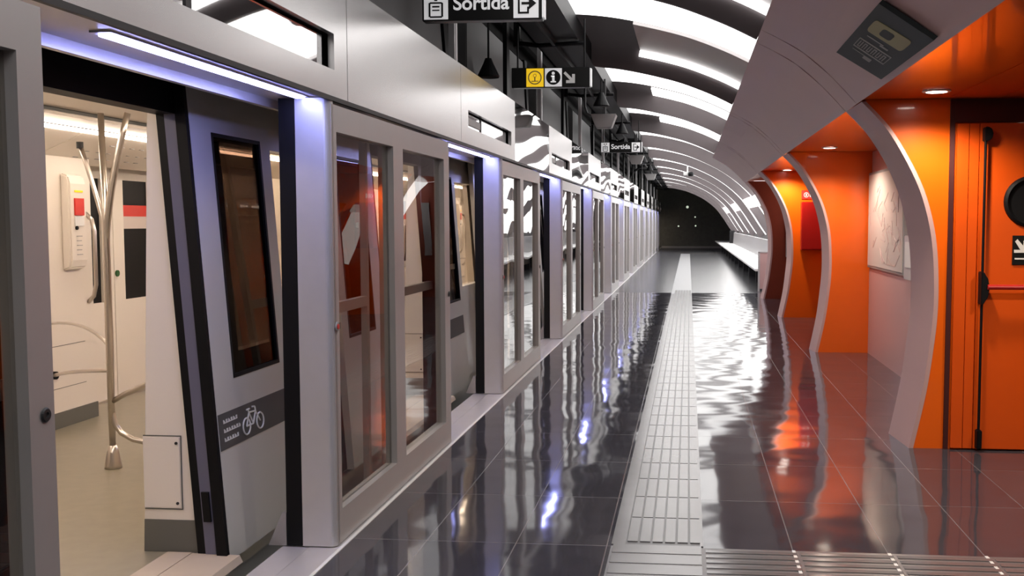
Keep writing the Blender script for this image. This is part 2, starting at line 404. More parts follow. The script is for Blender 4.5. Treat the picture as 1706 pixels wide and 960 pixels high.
# ------------------------------------------------------------------ side shell, ribs, orange recesses
PARTS = [(6.97, 7.45), (12.07, 12.35), (16.45, 16.72), (20.42, 20.66)]
top = SHELL[10:][::-1]                  # from the light line down to the opening edge
topo = [(x + .05, z + .05) for x, z in top]
sh = MB()
cuts = [YB, -1.3, 1.1, 3.5, 6.97, 7.45, 12.07, 12.35, 16.45, 16.72, 20.66]
for y_a, y_b in zip(cuts, cuts[1:]):
    strip(sh, top, y_a, top, y_b - .006); strip(sh, topo, y_a, topo, y_b - .006)
    for i in (0, -1):
        sh.add([(top[i][0], y_a, top[i][1]), (top[i][0], y_b - .006, top[i][1]), (topo[i][0], y_b - .006, topo[i][1]), (topo[i][0], y_a, topo[i][1])], [(0, 1, 2, 3)])
    for yy in (y_a, y_b - .006):
        sh.add([(x, yy, z) for x, z in top] + [(x, yy, z) for x, z in topo[::-1]], [tuple(range(2 * len(top)))])
struct(build('ceiling_shell', sh, 'mauve', smooth=False), 'mauve grey curved shell above the orange recesses')
struct(build('ceiling_upstand', box(.80, .83, YB, 20.4, 2.75, 3.9), 'brown'), 'edge between luminous vault and mauve shell')
for i, (ya, yb) in enumerate(PARTS):
    A, B = NEAR, SHELL[:11]
    A2 = [(x + .03, z) for x, z in A]; B2 = [(x + .08, z) for x, z in B]
    r = MB(); strip(r, A, ya, B, yb); strip(r, A2, ya, B2, yb); strip(r, A, ya, A2, ya); strip(r, B, yb, B2, yb)
    struct(build('trim_%d' % (9 + i), r, 'mauve'), '%s mauve curved rib standing at the edge of an orange recess' % ORD[i])
    poly = [(x + .028, z) for x, z in dens(A)] + [(1.159 + .028, 2.372), (4.2, 2.372), (4.2, 0)]
    struct(build('wall_recess_%d' % (i + 1), MB().prism(poly, ya + .004, yb - .004), 'orange' if i < 3 else 'orange_shade'), '%s orange cross wall of the side recesses' % ORD[i])  # the last wall is darkened by its colour to stand in for shade
segs = [(YB, 6.97)] + [(PARTS[i][1], PARTS[i + 1][0]) for i in range(3)]
c = MB()
for i, (ya, yb) in enumerate(segs):
    c.box(1.165, 1.72 if i == 0 else 4.2, ya, yb - .002, 2.375, 2.45)
    if i == 0:
        c.box(1.726, 2.05, ya, yb - .002, 2.375, 2.45); c.box(2.056, 4.2, ya, yb - .002, 2.375, 2.45)
struct(build('ceiling_recess', c, 'orange'), 'orange lacquered ceiling of the side recesses')
struct(build('wall_side_recess_2', box(2.14, 2.2, 7.46, 12.066, 0, 2.37), 'mauve'), 'side wall of the second recess')
struct(build('wall_side_panel', box(2.125, 2.138, 7.47, 12.06, 0.0, 1.0), 'mauve'), 'mauve lower panel in the second recess')
for i in (2, 3):
    struct(build('wall_side_recess_%d' % (i + 1), box(2.7, 2.76, segs[i][0] + .01, segs[i][1] - .004, 0, 2.37), 'orange_d' if i == 2 else 'orange_shade'), 'side wall of the %s recess' % ORD[i])
# top of the near door wall: dark header band and groove
struct(build('trim_13', box(1.742, 1.772, 6.955, 6.976, 0, 2.37), 'groove'), 'dark vertical joint beside the orange door')
struct(build('trim_14', box(1.772, 3.4, 6.952, 6.972, 2.215, 2.37), 'groove'), 'dark header above the orange door')

# downlights
def downlight(x, y, label, w=DOWN_W):
    t = thing('downlight', (x, y, 2.372), label, 'downlight', 'round downlights in the orange ceilings')
    build('rim', MB().lathe((x, y, 2.362), [(.062, .012), (.085, .012), (.088, .004), (.080, 0), (.066, 0), (.062, .006)], n=28, ring=True), 'white', t)
    build('lens', MB().lathe((x, y, 2.364), [(.0, .0), (.064, .0), (.064, .006), (0, .006)], n=28), 'down', t)
    l = bpy.data.lights.new('downlight_lamp', 'SPOT'); l.energy = w * 4; l.color = (1, .86, .70); l.spot_size = math.radians(150); l.spot_blend = .6; l.shadow_soft_size = .06
    lo = bpy.data.objects.new('lamp', l); COL.objects.link(lo); lo.parent = t; lo.location = (0, 0, -.03)
    return t
downlight(1.545, 6.53, 'round downlight above the orange door recess, nearest to the viewer in view')
downlight(1.545, 11.34, 'round downlight in the orange ceiling in front of the second cross wall')
downlight(1.545, 16.1, 'round downlight in the orange ceiling near the red cabinet')
downlight(1.545, 4.2, 'round downlight of the near recess outside the right edge')
downlight(2.75, 5.4, 'round downlight deeper in the near recess')
downlight(1.7, 8.7, 'round downlight by the map case behind the first rib')

# ------------------------------------------------------------------ orange emergency door
YD = 6.955
t = thing('emergency_door', (2.4, YD, 0), 'orange metal emergency door with porthole and panic bar in the near recess', 'door')
build('side_panel', box(1.785, 1.862, YD - .012, YD + .012, .012, 2.205), 'orange_d', t, .002)
build('frame_panel', box(1.866, 1.928, YD - .012, YD + .012, .012, 2.205), 'orange_d', t, .002)
build('leaf', box(1.932, 3.0, YD - .02, YD + .012, .012, 2.205), 'orange_d', t, .003)
r = build('latch_rod', MB().tube([(1.957, YD - .055, .10), (1.957, YD - .055, 2.12)], .009, 10), 'black', t)
build('top_catch', MB().prism([(1.945, 2.085), (1.975, 2.085), (1.995, 2.105), (2.0, 2.135), (1.99, 2.165), (1.965, 2.18), (1.945, 2.175)], YD - .08, YD - .018), 'black', t, .004)
build('bottom_catch', box(1.942, 1.975, YD - .08, YD - .018, .02, .15), 'black', t, .006)
build('bar_housing', MB().prism([(1.94, 1.0), (1.955, 1.0), (1.985, 1.05), (1.995, 1.11), (1.985, 1.17), (1.955, 1.22), (1.94, 1.22)], YD - .10, YD - .018), 'black', t, .005)
p = build('panic_bar', MB().tube([(1.98, YD - .10, 1.118), (2.95, YD - .10, 1.118)], .017, 12), 'red', t); p['label'] = 'red push bar'
pt = build('porthole', MB().lathe((2.262, YD - .035, 1.685), [(.165, 0), (.172, .018), (.14, .018), (.135, 0), (.15, -.008)], 'y', 40, ring=True), 'black', t, smooth=False)
build('pane', MB().lathe((2.262, YD - .027, 1.685), [(0, 0), (.14, 0), (.14, .004), (0, .004)], 'y', 40), 'black', pt)
t = thing('exit_arrow_sign', (2.255, YD - .026, 1.27), 'small black square sign with white arrow on the orange door', 'sign')
build('plate', box(2.155, 2.355, YD - .028, YD - .022, 1.265, 1.46), 'signblack', t)
g = MB(); y0, y1 = YD - .032, YD - .028
g.prism([(2.17, 1.42), (2.185, 1.435), (2.225, 1.39), (2.225, 1.425), (2.245, 1.425), (2.245, 1.345), (2.165, 1.345), (2.165, 1.365), (2.205, 1.365)], y0, y1)
g.prism([(2.17, 1.30), (2.26, 1.30), (2.26, 1.31), (2.17, 1.31)], y0, y1)
g.prism([(2.28, 1.29), (2.34, 1.29), (2.34, 1.43), (2.28, 1.43), (2.28, 1.42), (2.33, 1.42), (2.33, 1.30), (2.28, 1.30)], y0, y1)
build('arrow', g, 'white', t)

# map case on the side wall of the second recess
t = thing('map_case', (2.138, 11.1, 1.03), 'pale framed network map on the side wall of the second orange recess', 'map')
build('frame', box(2.10, 2.139, 10.08, 12.04, 1.02, 2.12), 'grey', t, .004)
build('map_sheet', box(2.094, 2.101, 10.12, 12.0, 1.05, 2.09), 'poster', t)
g = MB()
for k in range(26):
    y = random.uniform(10.25, 11.9); z = random.uniform(1.15, 1.95)
    pts = [(2.092, y, z)]
    for j in range(3):
        y2 = min(11.95, max(10.2, pts[-1][1] + random.uniform(-.22, .22))); z2 = min(2.02, max(1.1, pts[-1][2] + random.uniform(-.16, .16)))
        pts.append((2.092, y2, z2))
    g.tube(pts, .0015, 5)
build('map_lines', g, 'mauve', t)
t = thing('information_panel', (2.138, 9.5, 1.0), 'small grey information panel on the side wall behind the first rib', 'panel')
build('case', box(2.07, 2.139, 9.15, 9.9, 1.0, 1.42), 'alu', t, .006)
build('screen', box(2.064, 2.071, 9.22, 9.83, 1.12, 1.36), 'white', t)

# red hydrant cabinet in the third recess
yw = 16.452
t = thing('fire_cabinet', (2.0, yw, 1.1), 'dark red fire cabinet on the orange wall between the ribs', 'cabinet')
build('case', box(1.80, 2.20, yw - .16, yw, 1.10, 1.87), 'red', t, .008)
build('door', box(1.815, 2.185, yw - .172, yw - .161, 1.115, 1.855), 'red', t, .003)
build('handle', box(2.11, 2.16, yw - .19, yw - .172, 1.44, 1.53), 'white', t, .003)
t = thing('hydrant_sign', (1.9, yw, 1.93), 'small red and white sign above the red fire cabinet', 'sign')
build('plate', box(1.81, 2.0, yw - .012, yw, 1.92, 2.06), 'redbright', t)
g = MB().lathe((1.885, yw - .015, 1.985), [(.032, 0), (.04, 0), (.04, .003), (.032, .003)], 'y', 20, ring=True)
g.box(1.875, 1.895, yw - .016, yw - .012, 1.965, 2.005); g.box(1.94, 1.975, yw - .016, yw - .012, 1.95, 2.03)
build('pictogram', g, 'white', t)
t = thing('grey_wall_panel', (2.05, 20.4, 0.9), 'grey green upright panel on the dark cross wall beyond the last lit recess', 'panel')
build('plate', box(1.96, 2.12, 20.385, 20.42, .85, 1.95), 'grey', t)
build('edge_strip', box(1.95, 1.962, 20.38, 20.42, .85, 1.95), 'alu', t)

# ------------------------------------------------------------------ placard on the shell underside
def shellpt(u, y, off): # u along from X=.886..1.10
    c = SHELL; best = None
    x = u
    for (a, b_), (c2, d) in zip(top, top[1:]):
        if a <= x <= c2: z = b_ + (d - b_) * (x - a) / (c2 - a); nx, nz = (d - b_), -(c2 - a); l = math.hypot(nx, nz); return Vector((x + nx / l * off, y, z + nz / l * off))
    return Vector((x, y, 2.4))
t = thing('ceiling_placard', (1.0, 5.3, 2.47), 'dark square placard with yellow and white markings on the mauve shell', 'placard')
P00 = shellpt(.900, 4.72, 0); P10 = shellpt(1.10, 4.66, 0); P11 = shellpt(1.10, 5.86, 0); P01 = shellpt(.886, 6.2, 0)
xa = Vector((1.10 - .893, 0, shellpt(1.10, 5, 0).z - shellpt(.893, 5, 0).z)); nrm = Vector((xa.z, 0, -xa.x)).normalized()
base = shellpt(.893, 5, 0); base.y = 0
def pp(u, v, h): # u across 0..1 (towards the recess), v = Y
    return base + xa * u + Vector((0, v, 0)) + nrm * (h + .014)
def slab(poly, h0, h1):
    g = MB(); n = len(poly)
    g.add([pp(u, v, h0) for u, v in poly] + [pp(u, v, h1) for u, v in poly], [tuple(range(n)), tuple(range(n, 2 * n))] + [(i, (i + 1) % n, n + (i + 1) % n, n + i) for i in range(n)])
    return g
def rr(g, u0, u1, v0, v1, sk=-.25, cu_=.05, cv_=.07, h0=.0125, h1=.0145):
    pts = []
    for cu, cv, a0 in ((u1 - cu_, v1 - cv_, 0), (u0 + cu_, v1 - cv_, 90), (u0 + cu_, v0 + cv_, 180), (u1 - cu_, v0 + cv_, 270)):
        for a in range(0, 91, 30):
            pts.append((cu + cu_ * math.cos(math.radians(a0 + a)), cv + cv_ * math.sin(math.radians(a0 + a))))
    pts = [(u, v + sk * (u - .5)) for u, v in pts]
    s_ = slab(pts, h0, h1); g.add(s_.v, s_.f)
build('plate', slab([(0, 4.84), (1, 4.64), (1, 5.87), (0, 6.19)], -.012, .012), 'placard', t)
g = MB(); rr(g, .14, .82, 4.97, 5.24); build('yellow_band', g, 'olive', t)
g = MB(); rr(g, .34, .56, 5.03, 5.18, h0=.0147, h1=.0152, cv_=.04); build('band_gap', g, 'placard', t)
g = MB()
def barq(u0, u1, v0, v1): rr(g, u0, u1, v0, v1, cu_=.004, cv_=.005)
barq(.15, .80, 5.43, 5.455); barq(.15, .80, 5.64, 5.665); barq(.15, .165, 5.455, 5.64); barq(.785, .80, 5.455, 5.64)
for k in range(6):
    u = .20 + k * .095
    barq(u, u + .018, 5.48, 5.62); barq(u + .045, u + .063, 5.48, 5.62)
    barq(u + .018, u + .045, 5.48 if k % 2 else 5.60, 5.50 if k % 2 else 5.62)
barq(.22, .55, 5.31, 5.33); barq(.50, .66, 5.34, 5.37); barq(.18, .52, 5.72, 5.735)
rr(g, .44, .60, 5.72, 5.80, cu_=.01, cv_=.01)
build('white_markings', g, 'grey', t)

# ------------------------------------------------------------------ bench and fittings at the far right
t = thing('bench', (1.8, 38, 0), 'long white bench along the far right wall under the vault', 'bench')
build('seat', box(1.50, 2.32, 22.78, 57, .44, .50), 'bench', t, .01)
build('back_panel', MB().prism([(2.20, .50), (2.24, .50), (2.30, 1.04), (2.24, 1.04)], 24, 50), 'alu', t)
y = 23.2
while y < 56: build('support', box(1.75, 2.2, y, y + .12, 0, .44), 'dark', t); y += 3.0
y = 23.4
while y < 56: build('seat_joint', box(1.51, 2.2, y, y + .08, .5, .506), 'grey', t); y += 1.6
build('end_box', box(2.05, 2.3, 50.2, 50.6, .5, 1.12), 'dark', t, .01)
t = thing('glass_screen', (1.88, 22.72, 0), 'grey end screen of the white bench beside the last rib', 'screen')
build('post', box(1.56, 1.60, 22.7, 22.74, 0, .88), 'alu', t)
build('panel', box(1.60, 2.20, 22.71, 22.73, .05, .86), 'mauve', t)
build('top_rail', box(1.56, 2.22, 22.7, 22.74, .86, .89), 'alu', t)
# end wall lamps
for (x, z, r, lab) in [(-.07, 2.45, .08, 'topmost pale lamp on the dark end wall'), (-.6, 1.30, .05, 'small lamp low on the left of the dark end wall'), (.43, 1.32, .05, 'small lamp low on the right of the dark end wall'), (.4, 1.85, .045, 'faint lamp in the middle right of the dark end wall')]:
    t = thing('wall_lamp', (x, YE, z), lab, 'lamp', 'small lamps on the end wall')
    build('base', MB().lathe((x, YE - .06, z), [(r * 1.3, 0), (r * 1.3, .06)], 'y', 16), 'dark', t)
    build('lens', MB().lathe((x, YE - .09, z), [(0, 0), (r, .0), (r, .03), (0, .03)], 'y', 16), 'farlamp', t)
b = box(-1.6, 2.3, YE - .9, YE - .1, 0.001, .10)
struct(build('trim_15', b, 'grey'), 'low grey kerb across the far end of the platform')
struct(build('trim_16', box(-1.6, 2.2, 49.2, 50.0, 0.001, .006), 'tactile'), 'pale cross strip at the far end of the platform')

# ------------------------------------------------------------------ platform screen doors
PP = 4.30
XS = -1.66
def screen_panel(cut=False):
    ya, yb = (4.55, 6.88) if not cut else (.15, 2.47)
    t = thing('screen_door_panel', (XS - .08, (ya + yb) / 2, 0), '', 'screen door', 'glazed screen door panels')
    f = MB(); x0, x1 = XS - .07, XS
    g1, g2 = (ya + .09, ya + 1.01), (ya + 1.20, yb - (.145 if not cut else .10))
    z0, z1, zt = .165, 1.975, 2.10
    f.box(x0, x1, ya + .02, g1[0], 0.004, zt); f.box(x0, x1, g1[1], g2[0], 0.004, zt); f.box(x0, x1, g2[1], yb, 0.004, zt)
    f.box(x0, x1, g1[0], g1[1], 0.004, z0); f.box(x0, x1, g1[0], g1[1], z1, zt)
    f.box(x0, x1, g2[0], g2[1], 0.004, z0); f.box(x0, x1, g2[0], g2[1], z1, zt)
    build('frame', f, 'psd', t)
    # rounded front pillar
    poly = []
    cx, cy, r = XS - .03, ya + .03, .03
    for a in range(0, 91, 15): poly.append((cx + r * math.cos(math.radians(-a)), cy + r * math.sin(math.radians(-a))))
    poly += [(XS - .165, ya), (XS - .165, ya + .05), (XS, ya + .05)]
    n = len(poly)
    g = MB().add([(x, y, .004) for x, y in poly] + [(x, y, 2.125) for x, y in poly], [tuple(range(n)), tuple(range(n, 2 * n))] + [(i, (i + 1) % n, n + (i + 1) % n, n + i) for i in range(n)])
    build('pillar', g, 'alu', t)
    build('door_seal', box(XS - .245, XS - .168, ya + .004, ya + .05, .004, 2.125), 'black', t)
    build('guide_foot', MB().hexa([(XS - .34, ya + .01, .0), (XS - .25, ya + .01, .0), (XS - .25, ya + .06, .0), (XS - .34, ya + .06, .0), (XS - .27, ya + .01, .16), (XS - .25, ya + .01, .16), (XS - .25, ya + .06, .16), (XS - .27, ya + .06, .16)]), 'psd', t)
    build('window_pane', box(XS - .045, XS - .033, g1[0], g1[1], z0, z1), 'pglass', t)
    build('window_pane', box(XS - .045, XS - .033, g2[0], g2[1], z0, z1), 'pglass', t)
    # retracted sliding leaf behind the panes
    s = MB(); xs0, xs1 = XS - .15, XS - .115
    for (p0, p1) in ((ya + .055, ya + .10), (ya + .86, ya + .90), (ya + 1.20, ya + 1.24), (yb - .02, yb - .004)): s.box(xs0, xs1, p0, p1, .03, 2.10)
    for (p0, p1) in ((ya + .10, ya + .86), (ya + 1.24, yb - .02)):
        s.box(xs0, xs1, p0, p1, .03, .10); s.box(xs0, xs1, p0, p1, 2.02, 2.10); s.box(xs0, xs1, p0, p1, 1.085, 1.14)
    sl = build('sliding_leaf', s, 'psd', t); sl['label'] = 'retracted sliding leaves behind the panes'
    e = build('end_seal', box(XS - .19, XS - .075, yb - .03, yb - .002, .004, 2.10), 'black', t)
    b_ = build('emergency_button', MB().lathe((XS, ya + .045, 1.055), [(.020, 0), (.024, .004), (.020, .009), (.012, .009)], 'x', 18), 'grey', t)
    build('button_cap', MB().lathe((XS + .002, ya + .045, 1.055), [(0, 0), (.0125, 0), (.0125, .011), (0, .011)], 'x', 18), 'redbright', b_)
    g = MB()
    for k, (dy, w) in enumerate(((.095, .012), (.118, .004))): g.box(XS + .0005, XS + .002, ya + dy - .022, ya + dy - .022 + w, 1.04, 1.07)
    g.box(XS + .0005, XS + .002, ya + .068, ya + .085, 1.052, 1.058)
    build('pictogram', g, 'dark', t)
    l = build('lock', MB().lathe((XS, yb - .04, 1.05), [(.016, 0), (.020, .003), (.016, .007), (.008, .007), (.007, .003)], 'x', 18), 'dark', t)
    return t
sp = screen_panel()
sp['label'] = 'glazed metal screen door panel nearest after the open train doorway with red button'
spc = screen_panel(True); spc['label'] = 'glazed screen door panel cut off by the left edge of the photo'
for k in range(1, 13):
    dup(sp, PP * k, '%s glazed screen door panel after the open train doorway, counting away from the viewer' % ORD[k])

# soffit/header box over the doors
b = box(-2.0, XS - .012, YB, YE, 2.13, 2.17); b.box(-2.0, -1.97, YB, YE, 2.09, 2.13)
struct(build('trim_17', b, 'alu'), 'aluminium soffit above the screen doors')
struct(build('trim_18', box(-2.0, -1.73, YB, YE, 2.17, 2.66), 'dark'), 'dark header box behind the fascia')
struct(build('trim_19', box(XS - .012, XS + .006, YB, YE, 2.115, 2.136), 'dark'), 'dark lower lip of the fascia')
def led_strip():
    t = thing('door_light_strip', (-1.78, 3.73, 2.13), '', 'light strip', 'light strips above the platform doorways')
    build('channel', box(-1.815, -1.745, 2.93, 4.53, 2.124, 2.131), 'alu', t)
    for (a, b_) in ((2.955, 3.475), (3.49, 4.0), (4.015, 4.51)):
        build('tube', box(-1.80, -1.76, a, b_, 2.117, 2.1235), 'led', t)
    return t
ls = led_strip(); ls['label'] = 'bluish white light strip above the nearest open doorway'
for k in range(1, 13): dup(ls, PP * k, 'bluish white light strip above the %s doorway from the viewer' % ORD[k])

# fascia modules
FZ0, FZ1 = 2.136, 2.70
def fascia(ya, yb, kind, label):
    t = thing('fascia_panel', (XS, (ya + yb) / 2, FZ0), label, 'panel', 'fascia panels above the screen doors')
    m = 'mirror' if kind == 'mirror' else 'fascia'
    yb -= .008
    if kind == 'slot':
        s0, s1, z0, z1 = ya + .24, ya + 2.09 if ya > 5 else 4.63, 2.262, 2.43
        if ya > 5: z0, z1 = 2.265, 2.395
        f = MB(); f.box(XS - .03, XS, ya, s0, FZ0, FZ1); f.box(XS - .03, XS, s1, yb, FZ0, FZ1)
        f.box(XS - .03, XS, s0, s1, FZ0, z0); f.box(XS - .03, XS, s0, s1, z1, FZ1)
        build('face', f, m, t)
        r = MB(); r.box(XS - .066, XS - .06, s0, s1, z0 - .02, z1 + .02)
        r.box(XS - .06, XS - .031, s0, s1, z1, z1 + .004); r.box(XS - .06, XS - .031, s0, s1, z0 - .004, z0)
        build('recess', r, 'black', t)
        d = build('display_glass', box(XS - .05, XS - .042, s0 + .04, s1 - .05, z0 + .014, z1 - .014), 'mirror', t)
        build('display_bezel', box(XS - .052, XS - .036, s0 + .62, s0 + .66, z0 + .01, z1 - .01), 'dark', t)
        build('display_module', box(XS - .05, XS - .034, s0 + .10, s0 + .60, z0 + .03, z1 - .04), 'grey', t, .003)
    else:
        if kind == 'mirror':      # thin polished sheet, slightly buckled
            ny, nz = 60, 24; ph = ya * 1.7
            def wx(i, j):
                y_ = ya + (yb - ya) * i / ny; z_ = FZ0 + (FZ1 - FZ0) * j / nz
                return XS + .0016 * math.sin(13 * z_ + 1.3 * math.sin(1.9 * y_ + ph)) + .0016 * math.sin(2.6 * y_ + 5 * z_ + ph) - .002
            g = MB().grid([[(wx(i, j), ya + (yb - ya) * i / ny, FZ0 + (FZ1 - FZ0) * j / nz) for j in range(nz + 1)] for i in range(ny + 1)])
            build('face', g, m, t, smooth=True)
            build('backing', box(XS - .03, XS - .008, ya, yb, FZ0, FZ1), 'dark', t)
        else: build('face', box(XS - .03, XS, ya, yb, FZ0, FZ1), m, t)
    return t
edges = [YB, -2.20, .13, 2.44, 4.815, 7.276, 9.575]
kinds = ['plain', 'plain', 'plain', 'slot', 'plain', 'slot']
labs = ['plain satin fascia panel behind the viewer', 'plain satin fascia panel beside the viewer', 'satin fascia panel at the top left corner', 'satin fascia panel with the large display slot at the top left', 'plain satin fascia panel below the first hanging exit sign', 'satin fascia panel with a small display slot after the plain one']
for i in range(6): fascia(edges[i], edges[i + 1], kinds[i], labs[i])
y = 9.575; k = 0
while y < YE - 1:
    kd = 'mirror' if k % 2 == 0 else 'slot'
    fascia(y, min(y + 2.36, YE), kd, ('mirror polished fascia panel number %s past the slotted ones' if kd == 'mirror' else 'satin fascia panel with display slot, %s after a mirror panel') % ORD[k // 2])
    y += 2.36; k += 1

# posts and glass above the fascia
k = 0
y = -1.4
while y < 56:
    light = k % 2 == 0
    p = box(-1.78, -1.735 if light else -1.74, y, y + (.10 if light else .14), 2.66, 4.2)
    if light: p.box(-1.74, -1.73, y + .03, y + .07, 2.66, 4.2)
    o = build('header_post', p, 'alu' if light else 'black')
    tag(o, '%s upright post above the screen door fascia, %s of its kind along the platform' % ('pale' if light else 'black', ORD[min(14, k // 2)]), 'post', 'pale posts above the fascia' if light else 'black posts above the fascia')
    y += 2.2; k += 1
def housing(ya, yb, label):
    t = thing('equipment_housing', (-2.2, (ya + yb) / 2, 2.75), label, 'housing', 'grey housings above the fascia')
    g = MB().hexa([(-2.5, ya, 2.66), (-2.02, ya, 2.66), (-2.02, yb, 2.66), (-2.5, yb, 2.66), (-2.5, ya, 3.5), (-2.02, ya, 3.5), (-2.02, yb - .28, 3.5), (-2.5, yb - .28, 3.5)])
    build('case', g, 'duct', t, .01)
    build('end_cap', MB().hexa([(-2.52, yb + .01, 2.66), (-2.0, yb + .01, 2.66), (-2.0, yb + .12, 2.66), (-2.52, yb + .12, 2.66), (-2.52, yb - .27, 3.52), (-2.0, yb - .27, 3.52), (-2.0, yb - .1, 3.52), (-2.52, yb - .1, 3.52)]), 'black', t)
    return t
h = housing(4.9, 8.3, 'grey equipment housing above the fascia left of the first hanging sign')
for k, lab in ((1, 'grey equipment housing behind the black and yellow sign'), (2, 'grey equipment housing farther along past the yellow sign'), (3, 'fourth grey equipment housing above the fascia')):
    dup(h, 4.2 * k, lab)
# ducts and pipes in the void
for (x, z, r, lab) in [(-2.9, 3.55, .16, 'thick grey pipe under the dark ceiling above the train'), (-3.6, 3.75, .09, 'thin grey pipe farther back above the train')]:
    tag(build('pipe', MB().tube([(x, YB, z), (x, 20, z), (x, 57, z)], r, 14), 'duct', smooth=True), lab, 'pipe')
def speaker(y, x=-1.90, z=2.92, label=''):
    t = thing('cone_loudspeaker', (x, y, z), label, 'loudspeaker', 'black cone loudspeakers under the ceiling')
    build('horn', MB().lathe((x, y, z), [(.10, 0), (.105, .015), (.05, .13), (.03, .18), (0, .18)], 'z', 20), 'black', t)
    build('rod', MB().tube([(x, y, z + .17), (x, y, 3.365 if x > -1.5 else 4.2)], .010, 8), 'black', t)
    return t
s0 = speaker(9.5, label='black cone loudspeaker hanging left of the yellow sign')
s1 = speaker(12.9, -1.12, 3.02, 'black cone loudspeaker above the pale trapezoid lamp')
for k, lab in ((1, 'second black cone loudspeaker beneath the beam'), (2, 'third black cone loudspeaker beneath the beam'), (3, 'fourth black cone loudspeaker beneath the beam'), (4, 'fifth black cone loudspeaker beneath the beam')):
    dup(s1, 4.03 * k, lab)
def projector(y, label):
    t = thing('trapezoid_lamp', (-1.1, y, 2.9), label, 'lamp', 'trapezoid lamps under the beam')
    x = -1.1
    build('housing', MB().hexa([(x - .10, y, 2.765), (x + .10, y, 2.765), (x + .10, y + .2, 2.765), (x - .10, y + .2, 2.765), (x - .165, y - .03, 2.94), (x + .165, y - .03, 2.94), (x + .165, y + .24, 2.94), (x - .165, y + .24, 2.94)]), 'grey', t, .006)
    build('bracket', MB().tube([(x - .16, y + .1, 2.93), (x - .22, y + .1, 2.96), (x - .25, y + .1, 3.05), (x - .25, y + .1, 3.36)], .014, 8), 'dark', t)
    build('hanger', box(x - .02, x + .02, y + .09, y + .13, 2.94, 3.4), 'dark', t)
    return t
pj = projector(13.0, 'pale grey trapezoid lamp hanging behind the yellow sign')
dup(pj, 8.06, 'second pale trapezoid lamp farther along the beam'); dup(pj, 16.12, 'third pale trapezoid lamp far along the beam')
# curved black arms far along
for k, (y, lab) in enumerate(((22, 'curved black arm reaching over the screen doors in the middle distance'), (32, 'curved black arm over the screen doors farther away'))):
    pts = [(-2.1 + .75 * math.sin(a), y, 2.75 + .62 * (1 - math.cos(a))) for a in [i * PI / 2 / 8 for i in range(9)]]
    pts = [(-2.1, y, 2.72)] + [(-1.9 + .75 * (1 - math.cos(a)), y, 2.75 + .62 * math.sin(a)) for a in [i * PI / 2 / 8 for i in range(9)]]
    tag(build('curved_arm', MB().tube(pts, .035, 8), 'black'), lab, 'arm', 'curved black arms above the screen doors')
# dome camera under the vault
t = thing('security_camera', (-.04, 30, 2.9), 'small security camera hanging from the vault in the far distance', 'camera')
build('mount', MB().tube([(-.04, 30, 3.5), (-.04, 30, 3.02)], .02, 8), 'white', t)
build('body', box(-.16, .05, 29.9, 30.25, 2.93, 3.03), 'white', t, .01)
build('lens', MB().lathe((.06, 29.9, 2.9), [(0, 0), (.07, 0), (.09, .06), (.07, .12), (0, .12)], 'z', 16), 'black', t)

